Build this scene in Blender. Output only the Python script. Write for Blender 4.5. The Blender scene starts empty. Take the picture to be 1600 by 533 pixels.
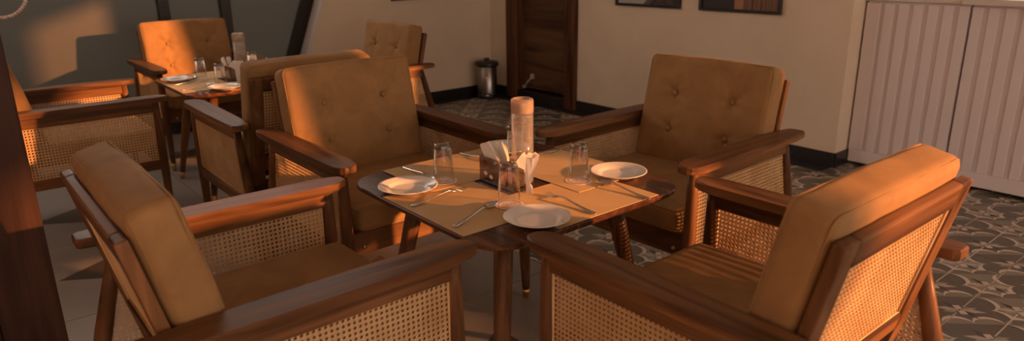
import bpy, bmesh, math, random
from mathutils import Vector, Matrix, noise
random.seed(7)
SC = bpy.context.scene
COL = SC.collection
PI = math.pi
def R(d): return math.radians(d)

# ------------------------------------------------------------------ camera
cam = bpy.data.cameras.new('camera'); camo = bpy.data.objects.new('camera', cam); COL.objects.link(camo)
YAW, PITCH, ROLL, CAMH = R(50.44), R(17.145), R(-0.7216), 1.43
fwd = Vector((math.cos(PITCH)*math.cos(YAW), math.cos(PITCH)*math.sin(YAW), -math.sin(PITCH)))
rgt = Vector((math.sin(YAW), -math.cos(YAW), 0)); upv = rgt.cross(fwd)
r2 = rgt*math.cos(ROLL)+upv*math.sin(ROLL); u2 = -rgt*math.sin(ROLL)+upv*math.cos(ROLL)
m = Matrix((r2, u2, -fwd)).transposed().to_4x4(); m.translation = (0, 0, CAMH); camo.matrix_world = m
cam.sensor_width = 36; cam.lens = 1097.36/1600*36; cam.clip_start = .02
cam.dof.use_dof = True; cam.dof.focus_distance = 2.45; cam.dof.aperture_fstop = 2.8
SC.camera = camo
SC.view_settings.view_transform = 'Standard'; SC.view_settings.look = 'None'
SC.view_settings.gamma = 1; SC.view_settings.use_curve_mapping = False
SC.view_settings.exposure = 0.0
SC.cycles.transparent_max_bounces = 48

# ------------------------------------------------------------------ sky and sun
w = bpy.data.worlds.new('world'); SC.world = w; w.use_nodes = True
w.node_tree.nodes['Background'].inputs[0].default_value = (1.0, .80, .68, 1)
w.node_tree.nodes['Background'].inputs[1].default_value = 2.5
sl = bpy.data.lights.new('sun', 'SUN'); so = bpy.data.objects.new('sun', sl); COL.objects.link(so)
sl.energy = 9.3; sl.color = (1, .37, .12); sl.angle = R(1.15)
SUN = Vector((-.63, 1.0, -.220)).normalized()
so.rotation_euler = SUN.to_track_quat('-Z', 'Y').to_euler(); so.location = (9, -6, 6)

# ------------------------------------------------------------------ node helpers
class X:
    """tiny expression builder over Math nodes"""
    def __init__(s, t, v): s.t, s.v = t, v
    def op(s, o, b=None, c=None):
        n = s.t.nodes.new('ShaderNodeMath'); n.operation = o
        for i, q in enumerate((s, b, c)):
            if q is None: continue
            if isinstance(q, X): s.t.links.new(q.v, n.inputs[i])
            else: n.inputs[i].default_value = q
        return X(s.t, n.outputs[0])
    def __add__(s, b): return s.op('ADD', b)
    def __sub__(s, b): return s.op('SUBTRACT', b)
    def __mul__(s, b): return s.op('MULTIPLY', b)
    def abs(s): return s.op('ABSOLUTE')
    def lt(s, b): return s.op('LESS_THAN', b)
    def gt(s, b): return s.op('GREATER_THAN', b)
    def frac(s): return s.op('FRACT')
    def max(s, b): return s.op('MAXIMUM', b)
    def min(s, b): return s.op('MINIMUM', b)
def newmat(name, col=(.5, .5, .5), rough=.5, spec=.5, metal=0.0):
    mt = bpy.data.materials.new(name); mt.use_nodes = True
    b = mt.node_tree.nodes['Principled BSDF']
    b.inputs['Base Color'].default_value = (*col, 1); b.inputs['Roughness'].default_value = rough
    b.inputs['Specular IOR Level'].default_value = spec; b.inputs['Metallic'].default_value = metal
    return mt, mt.node_tree, b
def nnode(t, k, **kw):
    n = t.nodes.new(k)
    for a, v in kw.items(): setattr(n, a, v)
    return n
def mapping(t, scale, src='Object'):
    tc = nnode(t, 'ShaderNodeTexCoord'); mp = nnode(t, 'ShaderNodeMapping'); mp.inputs['Scale'].default_value = scale
    t.links.new(tc.outputs[src], mp.inputs[0]); return mp.outputs[0]
def noisetex(t, vec, scale, detail=4, rough=.55, dist=0.0):
    n = nnode(t, 'ShaderNodeTexNoise'); n.inputs['Scale'].default_value = scale; n.inputs['Detail'].default_value = detail
    n.inputs['Roughness'].default_value = rough; n.inputs['Distortion'].default_value = dist
    t.links.new(vec, n.inputs['Vector']); return n.outputs[0]
def ramp(t, fac, stops):
    r = nnode(t, 'ShaderNodeValToRGB'); e = r.color_ramp.elements
    while len(e) < len(stops): e.new(.5)
    for q, (p, c) in zip(e, stops): q.position = p; q.color = (*c, 1)
    t.links.new(fac, r.inputs[0]); return r.outputs[0]
def bump(t, b, h, strength=.2, dist=.002):
    n = nnode(t, 'ShaderNodeBump'); n.inputs['Strength'].default_value = strength; n.inputs['Distance'].default_value = dist
    t.links.new(h, n.inputs['Height']); t.links.new(n.outputs[0], b.inputs['Normal'])
def mixc(t, fac, a, b):
    n = nnode(t, 'ShaderNodeMix', data_type='RGBA')
    for i, q in ((0, fac), (6, a), (7, b)):
        if isinstance(q, X): q = q.v
        if isinstance(q, (tuple, float)): n.inputs[i].default_value = (*q, 1) if isinstance(q, tuple) else q
        else: t.links.new(q, n.inputs[i])
    return n.outputs[2]

# ------------------------------------------------------------------ materials
def wood(name, axis, dark=(.045, .019, .008), mid=(.13, .060, .025), light=(.245, .116, .048), rough=.38, fine=1.0, coords='Object'):
    mt, t, b = newmat(name, mid, rough, .15)
    s = [14*fine]*3; s['xyz'.index(axis)] = 1.1*fine
    v = mapping(t, tuple(s), coords)
    n1 = noisetex(t, v, 1.0, 3, .5, 1.4)
    s2 = [150*fine]*3; s2['xyz'.index(axis)] = 5*fine
    n2 = noisetex(t, mapping(t, tuple(s2), coords), 1.0, 2, .6)
    c = ramp(t, n1, [(.28, dark), (.5, mid), (.74, light)])
    oi = nnode(t, 'ShaderNodeObjectInfo')
    g = X(t, n2)*.5 + .72 + X(t, oi.outputs['Random'])*.22
    mx = nnode(t, 'ShaderNodeVectorMath', operation='SCALE'); t.links.new(c, mx.inputs[0]); t.links.new(g.v, mx.inputs['Scale'])
    t.links.new(mx.outputs[0], b.inputs['Base Color'])
    rr = X(t, n1)*.22 + (rough-.1); t.links.new(rr.v, b.inputs['Roughness'])
    bump(t, b, n2, .12, .001)
    return mt
M = {}
for a in 'xyz': M['wood_'+a] = wood('teak_'+a, a)
M['wood_table'] = wood('table_top_wood', 'y', (.03, .012, .007), (.075, .031, .015), (.15, .066, .03), .24)
M['column'] = wood('column_wood', 'z', (.016, .008, .006), (.042, .020, .013), (.072, .034, .022), .5, .7)
M['doorwood'] = wood('door_laminate', 'y', (.04, .02, .012), (.10, .05, .027), (.16, .078, .042), .4, .5)
M['doorframe'] = wood('door_frame_wood', 'z', (.04, .016, .009), (.10, .042, .022), (.15, .065, .034), .4, .6)

def velvet(name, col):
    mt, t, b = newmat(name, col, .75, .2)
    n = noisetex(t, mapping(t, (1, 1, 1)), 7.0, 4, .6, .6)
    lo = tuple(c*.78 for c in col); hi = tuple(min(1, c*1.15) for c in col)
    c = ramp(t, n, [(.3, lo), (.7, hi)]); t.links.new(c, b.inputs['Base Color'])
    b.inputs['Sheen Weight'].default_value = .12; b.inputs['Sheen Roughness'].default_value = .4
    b.inputs['Sheen Tint'].default_value = (1, .75, .5, 1)
    f = noisetex(t, mapping(t, (1, 1, 1)), 900, 2, .5); bump(t, b, f, .15, .0006)
    return mt
M['velvet'] = velvet('mustard_velvet', (.325, .182, .072))
M['cane'] = newmat('cane_strand', (.60, .36, .16), .45, .4)[0]
t = M['cane'].node_tree; n_ = noisetex(t, mapping(t, (1, 1, 1)), 9, 4, .6)
t.links.new(ramp(t, n_, [(.3, (.58, .36, .17)), (.7, (.76, .52, .27))]), t.nodes['Principled BSDF'].inputs['Base Color'])
M['brass'] = newmat('brass_tip', (.55, .33, .12), .35, .5, .9)[0]
M['steel'] = newmat('cutlery_steel', (.62, .6, .58), .16, .5, 1)[0]
M['bolt'] = newmat('bolt_steel', (.5, .5, .5), .3, .5, 1)[0]
M['porcelain'] = newmat('white_porcelain', (.74, .70, .66), .12, .6)[0]
M['black'] = newmat('black_plastic', (.015, .013, .012), .4)[0]
M['frameblack'] = newmat('picture_frame_black', (.012, .009, .008), .35)[0]
M['whitemetal'] = newmat('white_metal', (.6, .58, .55), .35, .5, .3)[0]
M['bead'] = newmat('pale_wood_bead', (.74, .62, .52), .5)[0]
M['cord'] = newmat('cord_dark', (.03, .025, .02), .7)[0]
M['mullion'] = newmat('mullion_dark', (.022, .014, .011), .45)[0]
M['jamb'] = newmat('white_jamb_paint', (.62, .57, .55), .5)[0]
M['ceiling'] = newmat('ceiling_paint', (.82, .78, .72), .9)[0]
M['paper'] = newmat('napkin_paper', (.82, .77, .70), .9, .1)[0]
bsdf = M['paper'].node_tree.nodes['Principled BSDF']; bsdf.inputs['Subsurface Weight'].default_value = 0
M['print_white'] = newmat('white_print', (.85, .82, .78), .6)[0]

def wallmat():
    mt, t, b = newmat('cream_wall_paint', (.62, .50, .37), .85, .2)
    n = noisetex(t, mapping(t, (1, 1, 1)), 1.6, 5, .65, .3)
    c = ramp(t, n, [(.3, (.67, .54, .40)), (.7, (.75, .62, .47))]); t.links.new(c, b.inputs['Base Color'])
    f = noisetex(t, mapping(t, (1, 1, 1)), 60, 3, .6); bump(t, b, f, .12, .002); return mt
M['wall'] = wallmat()
M['baseboard'] = newmat('black_granite', (.014, .011, .010), .3)[0]
t = M['baseboard'].node_tree; n_ = noisetex(t, mapping(t, (1, 1, 1)), 120, 2, .6)
t.links.new(ramp(t, n_, [(.45, (.010, .008, .007)), (.75, (.04, .033, .03))]), t.nodes['Principled BSDF'].inputs['Base Color'])
M['cabinet'] = newmat('white_cabinet_paint', (.74, .66, .64), .45)[0]
M['slab'] = newmat('counter_slab', (.66, .58, .52), .4)[0]
def panemat():
    mt, t, b = newmat('olive_tinted_pane', (.05, .044, .032), .42, .5)
    n = noisetex(t, mapping(t, (1, 1, 1)), 1.3, 3, .5)
    t.links.new(ramp(t, n, [(.3, (.040, .037, .032)), (.7, (.048, .044, .038))]), b.inputs['Base Color'])
    tr = nnode(t, 'ShaderNodeBsdfTransparent'); tr.inputs[0].default_value = (.72, .70, .63, 1)     # dark tinted glass: a little daylight comes through
    mx = nnode(t, 'ShaderNodeMixShader'); mx.inputs[0].default_value = .16
    o = [n for n in t.nodes if n.type == 'OUTPUT_MATERIAL'][0]
    t.links.new(b.outputs[0], mx.inputs[1]); t.links.new(tr.outputs[0], mx.inputs[2]); t.links.new(mx.outputs[0], o.inputs[0]); return mt
M['pane'] = panemat()
def matmat():
    mt, t, b = newmat('woven_placemat', (.44, .27, .13), .8, .2)
    v = mapping(t, (1, 1, 1))
    wv = nnode(t, 'ShaderNodeTexChecker'); wv.inputs['Scale'].default_value = 420; t.links.new(v, wv.inputs[0])
    n = noisetex(t, v, 5, 3, .6)
    c = ramp(t, n, [(.3, (.57, .385, .195)), (.7, (.66, .455, .235))])
    c2 = mixc(t, X(t, wv.outputs[1])*.25, c, (.22, .12, .05)); oi = nnode(t, 'ShaderNodeObjectInfo')
    vm = nnode(t, 'ShaderNodeVectorMath', operation='SCALE'); t.links.new(c2, vm.inputs[0]); t.links.new((X(t, oi.outputs['Random'])*.22+.88).v, vm.inputs['Scale'])
    t.links.new(vm.outputs[0], b.inputs['Base Color'])
    bump(t, b, wv.outputs[1], .3, .0006); return mt
M['placemat'] = matmat()
def glass(name, tint, gloss=.03, boost=1.0, rough=.03):
    mt = bpy.data.materials.new(name); mt.use_nodes = True; t = mt.node_tree; t.nodes.clear()
    o = nnode(t, 'ShaderNodeOutputMaterial'); mx = nnode(t, 'ShaderNodeMixShader')
    tr = nnode(t, 'ShaderNodeBsdfTransparent'); tr.inputs[0].default_value = (*tint, 1)
    gl = nnode(t, 'ShaderNodeBsdfGlossy'); gl.inputs[0].default_value = (1, 1, 1, 1); gl.inputs['Roughness'].default_value = rough
    fr = nnode(t, 'ShaderNodeLayerWeight'); fr.inputs[0].default_value = .5
    f = X(t, fr.outputs['Facing']).op('POWER', 4.0)*(.9*boost) + (gloss+.03)
    t.links.new(f.v, mx.inputs[0]); t.links.new(tr.outputs[0], mx.inputs[1]); t.links.new(gl.outputs[0], mx.inputs[2])
    t.links.new(mx.outputs[0], o.inputs[0]); return mt
M['glass'] = glass('clear_glass', (.955, .95, .94), .0, 1.3, .012)
M['glassbase'] = glass('thick_glass_base', (.66, .64, .61), .05, 1.4, .02)
M['acrylic'] = glass('smoked_acrylic', (.66, .58, .52), .10, 1.0, .08)
def milky(name, tint, dcol, fac):
    mt = glass(name, tint, .02, .9, .08); t = mt.node_tree
    mx = [n for n in t.nodes if n.type == 'MIX_SHADER'][0]; o = [n for n in t.nodes if n.type == 'OUTPUT_MATERIAL'][0]
    d = nnode(t, 'ShaderNodeBsdfDiffuse'); d.inputs[0].default_value = (*dcol, 1)
    m2 = nnode(t, 'ShaderNodeMixShader'); m2.inputs[0].default_value = fac
    t.links.new(mx.outputs[0], m2.inputs[1]); t.links.new(d.outputs[0], m2.inputs[2]); t.links.new(m2.outputs[0], o.inputs[0]); return mt
M['bottle'] = milky('bottle_plastic', (.95, .94, .92), (.78, .70, .64), .12)
M['bottlecap'] = milky('frosted_cap_plastic', (.85, .78, .72), (.74, .58, .46), .27)
M['water'] = milky('water', (.93, .92, .92), (.74, .68, .63), .10)
def coastermat():
    mt, t, b = newmat('paper_coaster', (.7, .62, .55), .8)
    tc = nnode(t, 'ShaderNodeTexCoord'); ln = nnode(t, 'ShaderNodeVectorMath', operation='LENGTH'); t.links.new(tc.outputs['Object'], ln.inputs[0])
    r = X(t, ln.outputs['Value'])
    ring = r.gt(.033)*r.lt(.0385)
    nz = noisetex(t, mapping(t, (1, 1, 1)), 160, 2, .5)
    ctr = r.lt(.022)*X(t, nz).gt(.55)
    t.links.new(mixc(t, ring.max(ctr*.7), (.70, .62, .55), (.55, .12, .04)), b.inputs['Base Color']); return mt
M['coaster'] = coastermat()
def steelbin():
    mt, t, b = newmat('brushed_steel', (.34, .31, .29), .3, .5, 1)
    n = noisetex(t, mapping(t, (3, 3, 300)), 1, 2, .5); bump(t, b, n, .08, .001); return mt
M['binsteel'] = steelbin()

# patterned cement tile: stars on a centred square lattice, leaf shapes between them
def tilemat():
    mt, t, b = newmat('patterned_cement_tile', (.2, .2, .2), .30, .5)
    g = nnode(t, 'ShaderNodeNewGeometry'); sp = nnode(t, 'ShaderNodeSeparateXYZ'); t.links.new(g.outputs['Position'], sp.inputs[0])
    x = (X(t, sp.outputs[0])-3.414)*3.0; y = (X(t, sp.outputs[1])-.829)*3.0
    a = (x+y+.5).frac()-.5; bb = (x-y+.5).frac()-.5           # cell of one star, -.5 .. .5
    aa, ab = a.abs(), bb.abs()
    # scalloped boundaries: odd rows (dark) bulge into even rows (mid tone), two lobes per side
    par = ((x-y+.5).op('FLOOR')*.5).frac().gt(.25)             # 1 in the dark rows
    def lobes(w): return ((w.abs()-.25)*4.0).op('POWER', 2.0)*-1.0+1.0
    h1 = lobes(a).max(0.0).op('SQRT')*.185; h2 = lobes(bb).max(0.0).op('SQRT')*.185
    q1 = ab*-1.0+.5; q2 = a+.5
    wd = .045
    inb = q1.lt(h1)*(par*-1.0+1.0); ina = q2.lt(h2)
    band1 = q1.gt(h1)*q1.lt(h1*1.22+.042)*(par*-1.0+1.0); band2 = q2.gt(h2)*q2.lt(h2*1.22+.042)
    leaf = par.max(inb)*(ina*-1.0+1.0)+ina*(par.max(inb)*-1.0+1.0)*.75
    outl = (band1*(ina*-1.0+1.0)).max(band2*(inb*-1.0+1.0))
    vein = q1.lt(.006)
    # star in tile coordinates
    u = (a+bb)*.5; v = (a-bb)*.5; r = (u*u+v*v).op('SQRT')
    def kite(c, s, L, W):
        p = u*c+v*s; k = u*(-s)+v*c
        return (p.abs(), k, p)
    def ray(ang, L, W):
        c, s = math.cos(ang), math.sin(ang)
        p = (u*c+v*s).abs(); k = (u*(-s)+v*c).abs()
        return k.lt((p.op('PINGPONG', L*.5))*(2*W/L))*p.lt(L)
    li = ray(R(122), .29, .046)
    dk = ray(R(72), .27, .038)
    ou = ray(R(-32), .23, .042)
    sq = (aa.lt(.165)*aa.gt(.025)*ab.lt(.058))
    thin = v.abs().lt(.008)*r.gt(.1)
    nz = noisetex(t, mapping(t, (1, 1, 1), 'Object'), 14, 4, .6)
    C_L, C_M, C_D = (.62, .53, .44), (.23, .205, .155), (.105, .093, .073)
    c = mixc(t, leaf, C_M, C_D); c = mixc(t, vein*.5, c, (.16, .14, .11))
    c = mixc(t, outl.max(thin), c, C_L)
    c = mixc(t, ou, c, (.33, .285, .225)); c = mixc(t, dk, c, (.04, .034, .030)); c = mixc(t, li, c, (.46, .39, .31)); c = mixc(t, sq, c, (.60, .51, .42))
    oi = nnode(t, 'ShaderNodeObjectInfo')
    sc = X(t, nz)*.35+.78+X(t, oi.outputs['Random'])*.1
    vm = nnode(t, 'ShaderNodeVectorMath', operation='SCALE'); t.links.new(c, vm.inputs[0]); t.links.new(sc.v, vm.inputs['Scale'])
    t.links.new(vm.outputs[0], b.inputs['Base Color'])
    return mt
M['tile'] = tilemat()
def plaintile():
    mt, t, b = newmat('plain_floor_tile', (.45, .41, .38), .33, .5)
    g = nnode(t, 'ShaderNodeNewGeometry'); sp = nnode(t, 'ShaderNodeSeparateXYZ'); t.links.new(g.outputs['Position'], sp.inputs[0])
    x = ((X(t, sp.outputs[0])-.2)*(1/.945)).frac()*.945; y = (((X(t, sp.outputs[1])-2.236)*(1/.9395)).frac()-.5).abs()*.9395
    tri = y.lt((x-.065)*.62)*x.lt(.40)
    n = noisetex(t, mapping(t, (1, 1, 1)), 3, 5, .6)
    c = ramp(t, n, [(.3, (.25, .225, .205)), (.7, (.30, .27, .245))])
    c = mixc(t, tri, c, (.075, .065, .056)); t.links.new(c, b.inputs['Base Color']); return mt
M['plaintile'] = plaintile()
M['grout'] = newmat('grout', (.10, .085, .07), .9)[0]
def picmat(k):
    mt, t, b = newmat('print_%d' % k, (.1, .1, .1), .4)
    tc = nnode(t, 'ShaderNodeTexCoord'); sp = nnode(t, 'ShaderNodeSeparateXYZ'); t.links.new(tc.outputs['Generated'], sp.inputs[0])
    y = X(t, sp.outputs[1]); z = X(t, sp.outputs[2])
    if k == 0:
        pale = (y-.53).gt(z*1.2*-1.0+.03)*1.0
        n = noisetex(t, mapping(t, (1, 1, 1)), 30, 3, .6)
        c = mixc(t, pale, ramp(t, n, [(.4, (.02, .013, .01)), (.8, (.12, .06, .03))]), (.42, .38, .36))
        band = (y-.53+z*1.2+.02).abs().lt(.045); c = mixc(t, band, c, (.10, .075, .06))
    else:
        n = noisetex(t, mapping(t, (1, 26, .6), 'Generated'), 1, 3, .6)
        c = ramp(t, n, [(.35, (.05, .022, .012)), (.6, (.22, .10, .05)), (.75, (.34, .2, .12))])
        c = mixc(t, y.gt(.56), c, (.02, .013, .011))
        bright = y.lt(.56)*y.gt(.44); c = mixc(t, bright*.7, c, (.42, .2, .09))
    t.links.new(c, b.inputs['Base Color']); return mt
M['print0'], M['print1'] = picmat(0), picmat(1)

# ------------------------------------------------------------------ mesh helpers
class B:
    """one mesh under construction"""
    def __init__(s): s.bm = bmesh.new()
    def box(s, c, d, bev=0.0, mat=None, seg=2):
        b = bmesh.new(); bmesh.ops.create_cube(b, size=1)
        for v in b.verts: v.co = Vector((v.co.x*d[0], v.co.y*d[1], v.co.z*d[2]))
        if bev: bmesh.ops.bevel(b, geom=list(b.edges), offset=bev, segments=seg, profile=.6, affect='EDGES')
        for v in b.verts:
            v.co += Vector(c)
            if mat: v.co = mat @ v.co
        s.add(b); return s
    def add(s, b):
        mp = {}
        for v in b.verts: mp[v] = s.bm.verts.new(v.co)
        for f in b.faces:
            nf = s.bm.faces.new([mp[v] for v in f.verts]); nf.smooth = f.smooth; nf.material_index = f.material_index
        b.free(); return s
    def pyd(s, vs, fs, smooth=False, mi=0):
        q = [s.bm.verts.new(v) for v in vs]
        for f in fs:
            nf = s.bm.faces.new([q[i] for i in f]); nf.smooth = smooth; nf.material_index = mi
        return s
    def lathe(s, prof, n=32, c=(0, 0, 0), smooth=True, mi=0):
        vs, fs, rings = [], [], []
        for r, z in prof:
            if r < 1e-6: rings.append([len(vs)]); vs.append((c[0], c[1], c[2]+z))
            else:
                rings.append(list(range(len(vs), len(vs)+n)))
                for i in range(n): a = 2*PI*i/n; vs.append((c[0]+r*math.cos(a), c[1]+r*math.sin(a), c[2]+z))
        for A, Bq in zip(rings, rings[1:]):
            for i in range(n):
                j = (i+1) % n
                if len(A) == 1 and len(Bq) == 1: continue
                if len(A) == 1: fs.append((A[0], Bq[j], Bq[i]))
                elif len(Bq) == 1: fs.append((A[i], A[j], Bq[0]))
                else: fs.append((A[i], A[j], Bq[j], Bq[i]))
        return s.pyd(vs, fs, smooth, mi)
    def tube(s, pts, rad, n=8, closed=False, cap=True, flat=1.0, smooth=True):
        pts = [Vector(p) for p in pts]; k = len(pts); vs, fs = [], []
        prev = None
        for i, p in enumerate(pts):
            if closed: d = pts[(i+1) % k]-pts[i-1]
            else: d = pts[min(i+1, k-1)]-pts[max(i-1, 0)]
            d.normalize()
            if prev is None:
                ref = Vector((0, 0, 1)) if abs(d.z) < .9 else Vector((1, 0, 0)); e1 = d.cross(ref).normalized()
            else: e1 = (prev-d*prev.dot(d)).normalized()
            prev = e1; e2 = d.cross(e1); r = rad[i] if isinstance(rad, (list, tuple)) else rad
            for j in range(n): a = 2*PI*j/n; vs.append(p+e1*(r*math.cos(a))+e2*(r*flat*math.sin(a)))
        for i in range(k if closed else k-1):
            o, o2 = i*n, ((i+1) % k)*n
            for j in range(n): fs.append((o+j, o+(j+1) % n, o2+(j+1) % n, o2+j))
        if cap and not closed: fs.append(tuple(range(n-1, -1, -1))); fs.append(tuple(range((k-1)*n, k*n)))
        return s.pyd(vs, fs, smooth)
    def prism(s, poly, z0, z1, bev=0.0, mat=None, seg=3):
        b = bmesh.new(); n = len(poly)
        lo = [b.verts.new((p[0], p[1], z0)) for p in poly]; hi = [b.verts.new((p[0], p[1], z1)) for p in poly]
        ft = b.faces.new(hi); fb = b.faces.new(lo[::-1])
        for i in range(n): b.faces.new((lo[i], lo[(i+1) % n], hi[(i+1) % n], hi[i]))
        if bev:
            ed = list(set(list(ft.edges)+list(fb.edges)))
            bmesh.ops.bevel(b, geom=ed, offset=bev, segments=seg, profile=.6, affect='EDGES')
        if mat:
            for v in b.verts: v.co = mat @ v.co
        bmesh.ops.recalc_face_normals(b, faces=b.faces); s.add(b); return s
    def mesh(s, name, mats, smooth=None):
        me = bpy.data.meshes.new(name)
        bmesh.ops.recalc_face_normals(s.bm, faces=s.bm.faces)
        s.bm.to_mesh(me); s.bm.free()
        for q in (mats if isinstance(mats, (list, tuple)) else [mats]): me.materials.append(q)
        if smooth is not None:
            for p in me.polygons: p.use_smooth = smooth
        return me
    def obj(s, name, mats, parent=None, smooth=None, loc=None):
        return mkobj(name, s.mesh(name, mats, smooth), parent, loc)
def mkobj(name, me, parent=None, loc=None):
    o = bpy.data.objects.new(name, me); COL.objects.link(o)
    if parent: o.parent = parent
    if loc: o.location = loc
    return o
def tag(o, label=None, cat=None, group=None, kind=None):
    for k, v in (('label', label), ('category', cat), ('group', group), ('kind', kind)):
        if v: o[k] = v
    return o
def thing(name, label, cat, loc=(0, 0, 0), rz=0, group=None):
    o = bpy.data.objects.new(name, None); COL.objects.link(o); o.location = loc; o.rotation_euler = (0, 0, rz)
    o.empty_display_size = .1
    return tag(o, label, cat, group)
def copy_tree(o, parent=None):
    c = o.copy(); COL.objects.link(c)
    if parent: c.parent = parent
    for ch in list(o.children): copy_tree(ch, c)
    return c
def place(proto, used, loc, rz, label, group=None):
    o = proto if not used else copy_tree(proto)
    used.append(1); o.location = loc; o.rotation_euler = (0, 0, rz); o['label'] = label
    if group: o['group'] = group
    return o
def rounded_rect(hx, hy, r, n=6, bow=0.0):
    pts = []
    for cx, cy, a0 in ((hx-r, hy-r, 0), (-hx+r, hy-r, 90), (-hx+r, -hy+r, 180), (hx-r, -hy+r, 270)):
        for i in range(n+1): a = R(a0+90*i/n); pts.append((cx+r*math.cos(a), cy+r*math.sin(a)))
    return pts

# ------------------------------------------------------------------ THE SETTING
def struct(name, b, mat, parent=None, label=None, cat=None, smooth=None):
    o = b.obj(name, mat, parent, smooth); o['kind'] = 'structure'
    return tag(o, label, cat)
XA, YB, YW, XC = 4.645, 5.95, 6.33, 4.81
# floor slab (grout level) and its tiles
floor = struct('floor', B().box((1.05, .1, -.056), (8.5, 12.8, .10)), M['grout'], None, 'floor of plain stone tiles and patterned cement tiles', 'floor')
TL = 1/3
def project(p):
    d = Vector(p)-Vector((0, 0, CAMH)); c = (d.dot(r2), -d.dot(u2), d.dot(fwd))
    if c[2] < .05: return None
    return 800+1097.36*c[0]/c[2], 266.5+1097.36*c[1]/c[2]
me_t = B().box((TL/2, TL/2, -.005), (TL-.0022, TL-.0022, .010), .0006, seg=1).mesh('patterned_tile', M['tile'])
XS = 3.414-TL*4                                    # 2.081: joint between the two floorings
rest = B(); nt = 0
for i in range(0, 9):
    for j in range(-21, 16):
        x0, y0 = XS+i*TL, .829+j*TL
        if x0 > 5.1 or y0+TL > YW+.01: continue
        ps = [project((x0+a, y0+c, 0)) for a in (0, TL) for c in (0, TL)]
        vis = all(ps) and any(-60 < p[0] < 1660 and -40 < p[1] < 640 for p in ps)
        if vis and nt < 300: mkobj('patterned_tile', me_t, floor, (x0, y0, 0)); nt += 1
        else: rest.box((x0+TL/2, y0+TL/2, -.005), (TL-.0022, TL-.0022, .010))
tag(rest.obj('patterned_tile_field', M['tile'], floor), kind='stuff')
rest = B()
PX, PY = .945, .9395
me_p = B().box((PX/2, PY/2, -.005), (PX-.003, PY-.003, .010), .0008, seg=1).mesh('plain_tile', M['plaintile'])
me_pe = B().box(((XS-2.09+PX)/2, PY/2, -.005), (XS-2.09+PX-.003, PY-.003, .010), .0008, seg=1).mesh('plain_tile_cut', M['plaintile'])
for i in range(-4, 2):
    for j in range(-9, 5):
        x0, y0 = .2+i*PX, 2.236+j*PY
        if y0 > YW: continue
        if i > -2 and j > -4: mkobj('plain_tile', me_pe if i == 1 else me_p, floor, (x0, y0, 0))
        else: rest.box((x0+PX/2 - (.0045 if i == 1 else 0), y0+PY/2, -.005), (PX-.003-(.009 if i == 1 else 0), PY-.003, .010))
tag(rest.obj('plain_tile_field', M['plaintile'], floor), kind='stuff')
# black stone border along the walls
bo = B().box((XA-.085, 4.06, .0015), (.13, 3.8, .003)).box((3.6, YB-.085, .0015), (2.0, .13, .003))
struct('trim_1', bo, M['baseboard'], None, 'black stone border strip in the floor along the cream wall', 'border')
# wall with the pictures and door, ends at the window recess; door opening 4.80 - 5.50
wA = B().box(((XA+5.2)/2, (2.153+4.70)/2, 1.5), (5.2-XA, 4.70-2.153, 3)).box(((XA+5.2)/2, (5.60+YB+.25)/2, 1.5), (5.2-XA, YB+.25-5.60, 3))
wA.box(((XA+5.2)/2, 5.15, 2.6), (5.2-XA, .9, .8)).box((5.1, 5.15, 1.1), (.2, .9, 2.2))
struct('wall_right', wA, M['wall'], None, 'cream plastered wall with door and framed pictures', 'wall')
struct('baseboard_right', B().box((XA-.008, (2.153+4.64)/2, .05), (.016, 4.64-2.153, .10), .002, seg=1).box((XA-.008, (5.67+YB)/2, .05), (.016, YB-5.67, .1))
       .box((4.735, 2.145, .05), (.19, .016, .10)), M['baseboard'], None, 'black stone skirting below the cream wall with the pictures', 'skirting')
# far wall, its left edge slanted along the window frame
zl = lambda z: 2.85+.385*(z-1.066)                # x of the slanted edge at height z
poly = [(zl(0)-.085, 0), (XA+.1, 0), (XA+.1, 3), (zl(3)-.085, 3)]
rot = Matrix(((1, 0, 0, 0), (0, 0, -1, 0), (0, 1, 0, 0), (0, 0, 0, 1)))
struct('wall_back', B().prism(poly, -(YB+.012), -YB, 0, rot), M['wall'], None, 'cream plastered wall behind the steel bin', 'wall')
struct('baseboard_back', B().box(((zl(0)+.1+XA)/2, YB-.008, .05), (XA-zl(0)-.1, .016, .10), .002, seg=1), M['baseboard'], None, 'black stone skirting behind the steel bin', 'skirting')
# window with olive panes
win = thing('window_1', 'tall window of dull olive panes between dark mullions', 'window', (0, 0, 0)); win['kind'] = 'structure'
def slab_xz(name, poly, y0, y1, mat, bev=0): return B().prism(poly, -y1, -y0, bev, rot).obj(name, mat, win)
xs = [-3.0, -.35, 1.47, 2.0]
for i, (a, c) in enumerate(((-3, -.35), (-.30, 1.52), (1.60, 2.015))):
    slab_xz('pane', [(a, .12), (c, .12), (c, 1.55), (a, 1.55)], YW, YW+.02, M['pane'])
slab_xz('pane', [(2.09, .12), (zl(.12)-.08, .12), (zl(1.55)-.08, 1.55), (2.09, 1.55)], YW, YW+.02, M['pane'])
for c in (-.325, 1.56, 2.052):
    slab_xz('mullion', [(c-.041, 0), (c+.041, 0), (c+.041, 3), (c-.041, 3)], YW-.035, YW+.05, M['mullion'], .003)
slab_xz('slanted_mullion', [(zl(0)-.09, 0), (zl(0)+.012, 0), (zl(3)+.012, 3), (zl(3)-.09, 3)], YW-.06, YW+.05, M['mullion'], .003)
slab_xz('transom', [(-3, 1.55), (3.2, 1.55), (3.2, 1.62), (-3, 1.62)], YW-.03, YW+.05, M['mullion'], .003)
slab_xz('sill_rail', [(-3, 0), (zl(0), 0), (zl(0), .12), (-3, .12)], YW-.03, YW+.05, M['mullion'], .003)
jb = []
for z in (0, 3): jb += [(zl(z)-.088, YB-.003, z), (zl(z)+.012, YW-.02, z), (zl(z)+.20, YW-.02, z), (zl(z)+.16, YB+.013, z), (zl(z)-.06, YB+.013, z), (zl(z)-.06, YB-.003, z)]
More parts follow.
